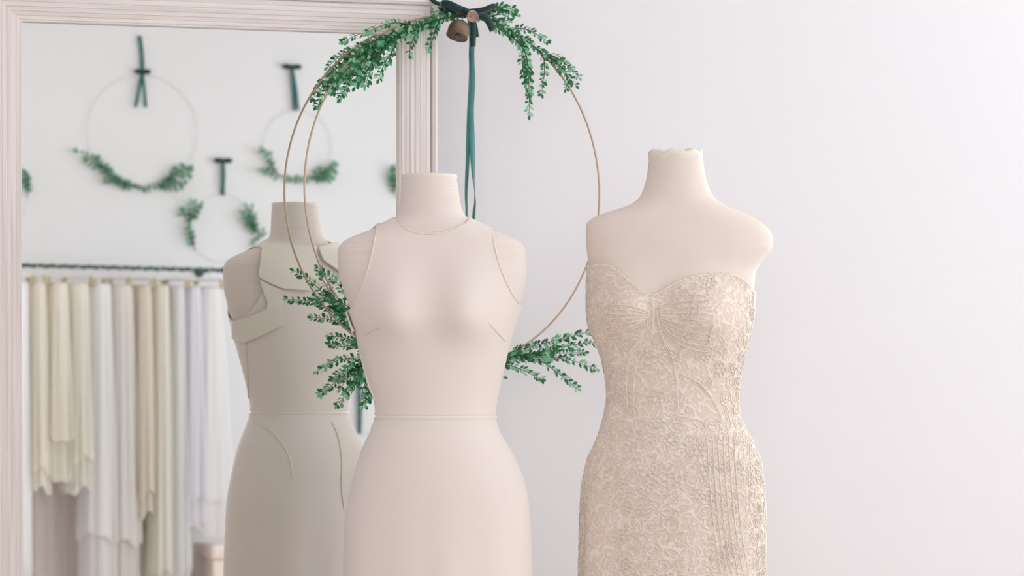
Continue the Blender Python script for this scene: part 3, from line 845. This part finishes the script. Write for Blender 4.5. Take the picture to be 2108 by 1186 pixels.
# ------------------------------------------------------------------ opposite wall: small hoops
WY = YF + .012
FARN = Vector((0, 1, 0))
def far(px, py, off=0.0): return seen_in_glass(px, py, WY + off)
def hanging_hoop(label, cx, cy, r_px, nail, bow_y, tail_y, tails, sprigs, seed, hw=.010, bow_half=18):
    c = far(cx, cy)
    edge_p = far(cx + r_px, cy); R = abs(edge_p.x - c.x)
    t = thing('hanging_hoop', label, 'wreath', c, group='greenery hoops on the opposite wall')
    inv = frame_of(t).inverted(); rd = random.Random(seed)
    MB().tube([c + Vector((R * math.sin(a), 0, R * math.cos(a))) for a in np.linspace(0, 2 * math.pi, 96, endpoint=False)], .0011, 6, True).build('wire_hoop', M['wire'], t, True, inv)
    if nail:
        p = far(*nail, 0)
        MB().tube([p + Vector((0, -.010, 0)), p + Vector((0, .012, 0))], .003, 8).build('nail', M['nail'], t, True, inv)
        # strap from the nail to the hoop
        q = Vector((c.x, c.y, c.z + R))
        MB().strip(smooth_path([p + Vector((0, .004, 0)), (p + q) / 2 + Vector((.004, .005, 0)), q + Vector((0, .004, 0))], .03), Vector((1, 0, 0)), hw).build('ribbon_strap', M['ribbon_far'], t, True, inv)
        b = far(cx if bow_y > nail[1] + 30 else nail[0], bow_y, .010)
        bo = MB().lathe([(.004, -.010), (.010, -.006), (.011, .006), (.004, .010)], b, 12, (1, 0, 0)).build('ribbon_bow', M['velvet'], t, True, inv)
        for s in (-1, 1):
            e = far(cx + s * bow_half, bow_y + 2).x - far(cx, bow_y).x
            P = [b, b + Vector((e * .5, .012, .005)), b + Vector((e, .012, .001)), b + Vector((e * .55, .006, -.004)), b]
            MB().strip(smooth_path(P, .008), Vector((0, .35, .9)), .0075).build('bow_loop', M['velvet'], bo, True, inv)
        for x0, x1 in tails:
            a = b; e = far(x1, tail_y, .012)
            MB().strip(smooth_path([a, a.lerp(e, .5) + Vector((0, .004, 0)), e], .02), Vector((1, 0, 0)), hw * .8).build('ribbon_tail', M['ribbon_far'], bo, True, inv)
    for pth in sprigs:
        n = len(pth)
        P = [far(x, y, .004 + .03 * (i / (n - 1))) for i, (x, y) in enumerate(pth)]
        path = smooth_path(P, .012)
        s = MB().tube(path, [.0022 * (1 - .6 * i / len(path)) for i in range(len(path))], 5).build('sprig', M['twig'], t, True, inv)
        mb = MB()
        for Lm in sprig_leaves(path, FARN, rd, .027, .019): mb.add([Lm @ Vector(p) for p in LV], LF)
        lf = mb.build('leaves', M['leaf_far'], s, True, inv); lf['kind'] = 'stuff'
    return t
def fan(x0, y0, tips):
    return [[(x0, y0), ((x0 + x) / 2 + 1, (y0 + y) / 2 + 2), (x, y)] for x, y in tips]
hanging_hoop('largest wall hoop, hung by a ribbon tied round its top, leaves along its lower curve', 293, 270, 113, (287, 74), 148, 221, [(290, 279), (290, 300)],
    [[(300, 386), (270, 382), (235, 364), (205, 338), (186, 322), (160, 312)], [(285, 384), (245, 374), (215, 352), (200, 330)], [(260, 380), (228, 364), (205, 348)], [(230, 358), (205, 345), (182, 332)], [(240, 368), (220, 345), (206, 328)], [(280, 386), (250, 382), (220, 370)],
     [(280, 388), (310, 388), (340, 376), (365, 358), (388, 345)]] + fan(325, 384, [(385, 350), (372, 345), (386, 365), (376, 376), (358, 352), (350, 380), (368, 386)]), 1, .009, 16)
hanging_hoop('smaller wall hoop between the largest hoop and mirror edge, leaves along its bottom', 612, 299, 70, (600, 137), 138, 228, [(600, 605)],
    [[(575, 360), (560, 345), (548, 325), (540, 310)], [(572, 362), (555, 352), (540, 350)], [(570, 358), (560, 335), (552, 318)], [(580, 362), (565, 365), (552, 356)], [(575, 362), (610, 370), (640, 368), (665, 358), (688, 344)]] + fan(640, 366, [(686, 340), (676, 345), (685, 356), (668, 366), (656, 350), (680, 368)]), 2, .008, 19)
hanging_hoop('lowest wall hoop just above the rail, upright leaf tufts on both its sides', 457, 470, 68, (458, 330), 331, 402, [(458, 460)],
    [[(400, 505), (390, 475), (386, 455), (378, 435)], [(402, 515), (392, 490), (389, 470)]] + fan(388, 456, [(400, 420), (410, 430), (392, 418), (374, 436), (404, 440), (412, 425)]) + fan(528, 478, [(498, 440), (508, 428), (520, 430), (514, 446), (524, 452), (505, 455)]) + [[(515, 450), (524, 470), (530, 490), (522, 500)], [(530, 475), (536, 488), (540, 478)]], 3, .009, 18)
hanging_hoop('wall hoop half hidden behind the left frame stile, one leaf tuft showing', -10, 400, 68, (-10, 260), 262, 330, [(-10, -9)],
    fan(56, 396, [(48, 358), (54, 362), (60, 372), (50, 376)]) + [[(55, 405), (57, 385), (52, 360)]], 4, .009, 18)
hanging_hoop('wall hoop mostly hidden behind the right frame stile, one leaf tuft showing', 880, 372, 70, (880, 230), 232, 300, [(880, 881)],
    fan(812, 395, [(806, 350), (812, 348), (820, 360), (806, 370)]) + [[(814, 405), (810, 385), (809, 355)]], 5, .009, 18)

hanging_hoop('wall hoop low behind the forms, only its teal ribbon showing by the waist', 740, 964, 70, (738, 776), 777, 893, [(740, 741)],
    fan(690, 1000, [(682, 960), (700, 966), (676, 980)]) + fan(790, 1000, [(782, 960), (800, 966), (806, 980)]), 6, .009, 16)

# ------------------------------------------------------------------ clothes rail with hanging tulle
RY = YF + .34
def rl(px, py, off=0.0): return seen_in_glass(px, py, RY + off)
ra, rb = rl(50, 546.5), rl(458, 556.5)
rdir = (rb - ra).normalized()
ra2 = ra - rdir * .55
rail_t = thing('clothes_rail', 'dark rail wrapped in twisted green cord holding the tulle skirts', 'rail', ra2)
rinv = frame_of(rail_t).inverted()
MB().tube([ra2, rb], .0085, 12).build('rail_bar', M['rail'], rail_t, True, rinv)
hp = []
L = (rb - ra2).length
for i in range(int(L / .004)):
    s = i * .004; a = s * 2 * math.pi / .055
    hp.append(ra2 + rdir * s + (Vector((0, 1, 0)) * math.cos(a) + UP * math.sin(a)) * .0088)
MB().tube(hp, .0030, 6).build('twisted_cord', M['cord'], rail_t, True, rinv)
MB().lathe([(.006, 0), (.014, .004), (.017, .014), (.013, .024), (.004, .030)], rb - rdir * .004, 16, rdir).build('end_knob', M['velvet'], rail_t, True, rinv)
for q in (ra2 + rdir * .05, rb - rdir * .03):
    MB().tube([q, Vector((q.x, YF + .004, q.z))], .006, 10).build('wall_bracket', M['rail'], rail_t, True, rinv)
    MB().lathe([(.022, 0), (.022, .006), (.010, .010)], (q.x, YF, q.z), 16, (0, 1, 0)).build('bracket_plate', M['rail'], rail_t, True, rinv)

COLORS = {'yellow': ((252, 247, 238), (254, 251, 245)), 'ivory': ((250, 247, 240), (253, 251, 246)), 'white': ((253, 251, 252), (254, 253, 254)), 'blush': ((246, 241, 240), (250, 247, 246)), 'tan': ((245, 237, 229), (249, 243, 236)),
          'grey': ((246, 245, 246), (250, 249, 250)), 'taupe': ((251, 245, 242), (253, 248, 246)), 'lilac': ((247, 246, 251), (250, 249, 254))}
TM = {k: tulle('tulle_' + k, *v) for k, v in COLORS.items()}
def hang_skirt(px, w_top, w_bot, bottom, color, label, seed, back=0.0, clip_m=None, fr=.04, depth=.11, flip=1):
    """a gathered skirt clipped to its hanger under the rail at mirror column px"""
    rd = random.Random(seed)
    c = rl(px, 560); s = (c - ra2).dot(rdir) / 1.0
    bar = ra2 + rdir * s
    sc = abs(rl(px + 50, 700).x - rl(px - 50, 700).x) / 100
    # hanger
    h = thing('skirt_hanger', 'white clip hanger of the ' + label.split(',')[0], 'hanger', bar, group='hangers on the rail')
    hinv = frame_of(h).inverted()
    hk = [bar + Vector((0, .0175 * math.cos(a), .0175 * math.sin(a))) for a in np.linspace(-.5, math.pi, 14)]
    hk = hk + [bar + Vector((0, -.0165, -.012)), bar + Vector((0, 0, -.030)), bar + Vector((0, 0, -.045))]
    MB().tube(smooth_path(hk, .006), .0016, 6).build('hook', M['hanger'], h, True, hinv)
    ang = math.radians(rd.uniform(50, 75)) * flip
    hd = Vector((math.cos(ang), math.sin(ang), 0))
    mid = bar + Vector((0, 0, -.048))
    MB().tube([mid - hd * depth, mid - hd * depth * .5 + UP * .003, mid + hd * depth * .5 + UP * .003, mid + hd * depth], [.004, .006, .006, .004], 8).build('cross_bar', M['hanger'], h, True, hinv)
    for k in (-1, 1):
        p = mid + hd * (depth * .78 * k)
        MB().box((p.x - .010, p.y - .006, p.z - .038), (p.x + .010, p.y + .006, p.z + .006)).build('clip', clip_m or M['clip'], h, False, hinv)
    # skirt
    ztop = mid.z - .030
    zbot = max(.10, seen_in_glass(px, bottom, RY).z)
    g = thing('tulle_skirt', label, 'skirt', Vector((mid.x, mid.y, zbot)), group='tulle skirts on the rail')
    ginv = frame_of(g).inverted()
    k = 96; nz = 40; ph = rd.uniform(0, 6); kf = rd.choice((9, 10, 11, 12)); v = []
    # waistband
    def sect(t, grow, layer):
        row = []
        a0 = w_top * .58 * sc; a1 = w_bot * .60 * sc
        aa = a0 + (a1 - a0) * t ** .75
        bb = depth * .82 + (.05) * t ** .8
        for j in range(k):
            a = 2 * math.pi * j / k
            amp = (.04 + .09 * t ** .7)
            r = 1 + amp * (.6 * math.sin(kf * a + ph + t * 1.2) + .4 * math.sin((kf + 5) * a + ph * 2 - t * 1.6)) + grow
            row.append((r * aa * math.cos(a), r * bb * math.sin(a)))
        return row
    dl = Vector((-hd.y, hd.x, 0)) if True else None
    ex = Vector((1, 0, 0)); ey = Vector((0, 1, 0))
    tiers = 1
    for layer in range(2):
        zb = zbot + (0 if layer == 0 else (ztop - zbot) * rd.uniform(.08, .22))
        vv = []; ff = []
        for i in range(nz):
            t = i / (nz - 1); z = ztop + (zb - ztop) * t
            for j, (x, y) in enumerate(sect(t, .0 if layer == 0 else .10, layer)):
                a = 2 * math.pi * j / k
                z2 = z - (0.018 * math.sin(3 * a + ph) + .010 * math.sin(7 * a)) * (1 if t > .9 else 0) * (t - .9) * 10
                vv.append(Vector((mid.x, mid.y + back, 0)) + ex * x + ey * y + UP * max(z2, .03))
        for i in range(nz - 1):
            for j in range(k):
                j2 = (j + 1) % k
                ff.append((i * k + j, i * k + k + j, i * k + k + j2, i * k + j2))
        MB().add(vv, ff).build('tulle_layer', TM[color], g, True, ginv)
    wb = MB(); prof = []
    vv = []
    for hgt, gr in ((-.004, .06), (.004, .12), (-.018, .12), (-.026, .05)):
        for x, y in sect(0, gr, 0): vv.append(Vector((mid.x, mid.y + back, ztop + hgt)) + ex * x + ey * y)
    wb.add(vv, [(i * k + j, i * k + (j + 1) % k, (i + 1) * k + (j + 1) % k, (i + 1) * k + j) for i in range(3) for j in range(k)])
    wb.build('waistband', TM[color], g, True, ginv)
    return g
hang_skirt(40, 26, 34, 1250, 'white', 'narrow white tulle skirt at the frame edge', 1)
hang_skirt(76, 26, 44, 1010, 'yellow', 'buttery beige tulle skirt, first yellowish one from the frame', 2)
hang_skirt(116, 34, 58, 985, 'yellow', 'pale yellow tulle skirt beside the buttery beige one', 3, flip=-1)
hang_skirt(160, 34, 56, 1010, 'ivory', 'ivory tulle skirt right of the pale yellow one', 4)
hang_skirt(204, 36, 66, 1230, 'white', 'long white tulle skirt left of the blush one', 5, flip=-1)
hang_skirt(248, 36, 62, 1235, 'blush', 'long blush white tulle skirt in the middle of the rail', 6)
hang_skirt(292, 26, 44, 1060, 'tan', 'short tan tulle skirt in the middle of the rail', 7)
hang_skirt(328, 28, 50, 1250, 'ivory', 'long ivory tulle skirt right of the short tan one', 8, flip=-1)
hang_skirt(362, 24, 44, 1245, 'grey', 'long grey tulle skirt near the rail end', 9)
hang_skirt(394, 26, 60, 1070, 'lilac', 'pale lilac tulle skirt second from the rail end', 10, flip=-1)
hang_skirt(430, 30, 80, 1095, 'white', 'wide white tulle skirt at the knobbed rail end', 11)
# taupe cloth drape behind the short skirts
p0, p1 = seen_in_glass(64, 800, YF + .05), seen_in_glass(205, 800, YF + .05)
dr = thing('draped_cloth', 'taupe cloth drape on the wall behind the short yellow skirts', 'drape', ((p0.x + p1.x) / 2, YF + .03, .10))
dinv = frame_of(dr).inverted()
vv = []; ff = []; nx = 60; nz2 = 12; ztop = ra.z - .25
for i in range(nz2):
    for j in range(nx):
        u = j / (nx - 1); z = .10 + (ztop - .10) * i / (nz2 - 1)
        vv.append((p0.x + (p1.x - p0.x) * u, YF + .13 + .009 * math.sin(u * 30) + .004 * math.sin(u * 71 + z * 2), z))
for i in range(nz2 - 1):
    for j in range(nx - 1):
        a = i * nx + j; ff.append((a, a + 1, a + nx + 1, a + nx))
solidify(MB().add(vv, ff).build('cloth', TM['taupe'], dr, True, dinv), .002, 0)
MB().tube([(p0.x - .03, YF + .13, ztop), (p1.x + .03, YF + .13, ztop)], .006, 10).build('drape_rod', M['rail'], dr, True, dinv)
for x in (p0.x - .02, p1.x + .02):
    MB().tube([(x, YF + .13, ztop), (x, YF, ztop)], .004, 8).build('rod_bracket', M['rail'], dr, True, dinv)

# blush stool below the rail end
a, b = seen_in_glass(438, 1122, YF + .45), seen_in_glass(600, 1122, YF + .45)
x0, x1 = min(a.x, b.x), max(a.x, b.x); zt = a.z
st = thing('upholstered_stool', 'blush pink upholstered stool by the wall under the rail end', 'stool', ((x0 + x1) / 2, YF + .25, 0))
sinv = frame_of(st).inverted()
def soft_box(lo, hi, r):
    import bmesh
    bm = bmesh.new(); bmesh.ops.create_cube(bm, size=1)
    for v in bm.verts:
        v.co = Vector([(lo[i] + hi[i]) / 2 + v.co[i] * (hi[i] - lo[i]) for i in range(3)])
    bmesh.ops.bevel(bm, geom=bm.edges[:], offset=r, segments=4, affect='EDGES', profile=.5)
    mb = MB(); bm.verts.index_update()
    mb.add([v.co.copy() for v in bm.verts], [[v.index for v in f.verts] for f in bm.faces]); bm.free()
    return mb
soft_box((x0, YF + .06, .12), (x1, YF + .45, zt - .07), .012).build('stool_body', M['pink'], st, True, sinv)
soft_box((x0 - .008, YF + .052, zt - .072), (x1 + .008, YF + .458, zt), .02).build('seat_cushion', M['pink'], st, True, sinv)
for sx in (x0 + .04, x1 - .04):
    for sy in (YF + .10, YF + .41):
        MB().tube([(sx, sy, 0), (sx, sy, .125)], [.010, .014], 12).build('leg', M['clip'], st, True, sinv)
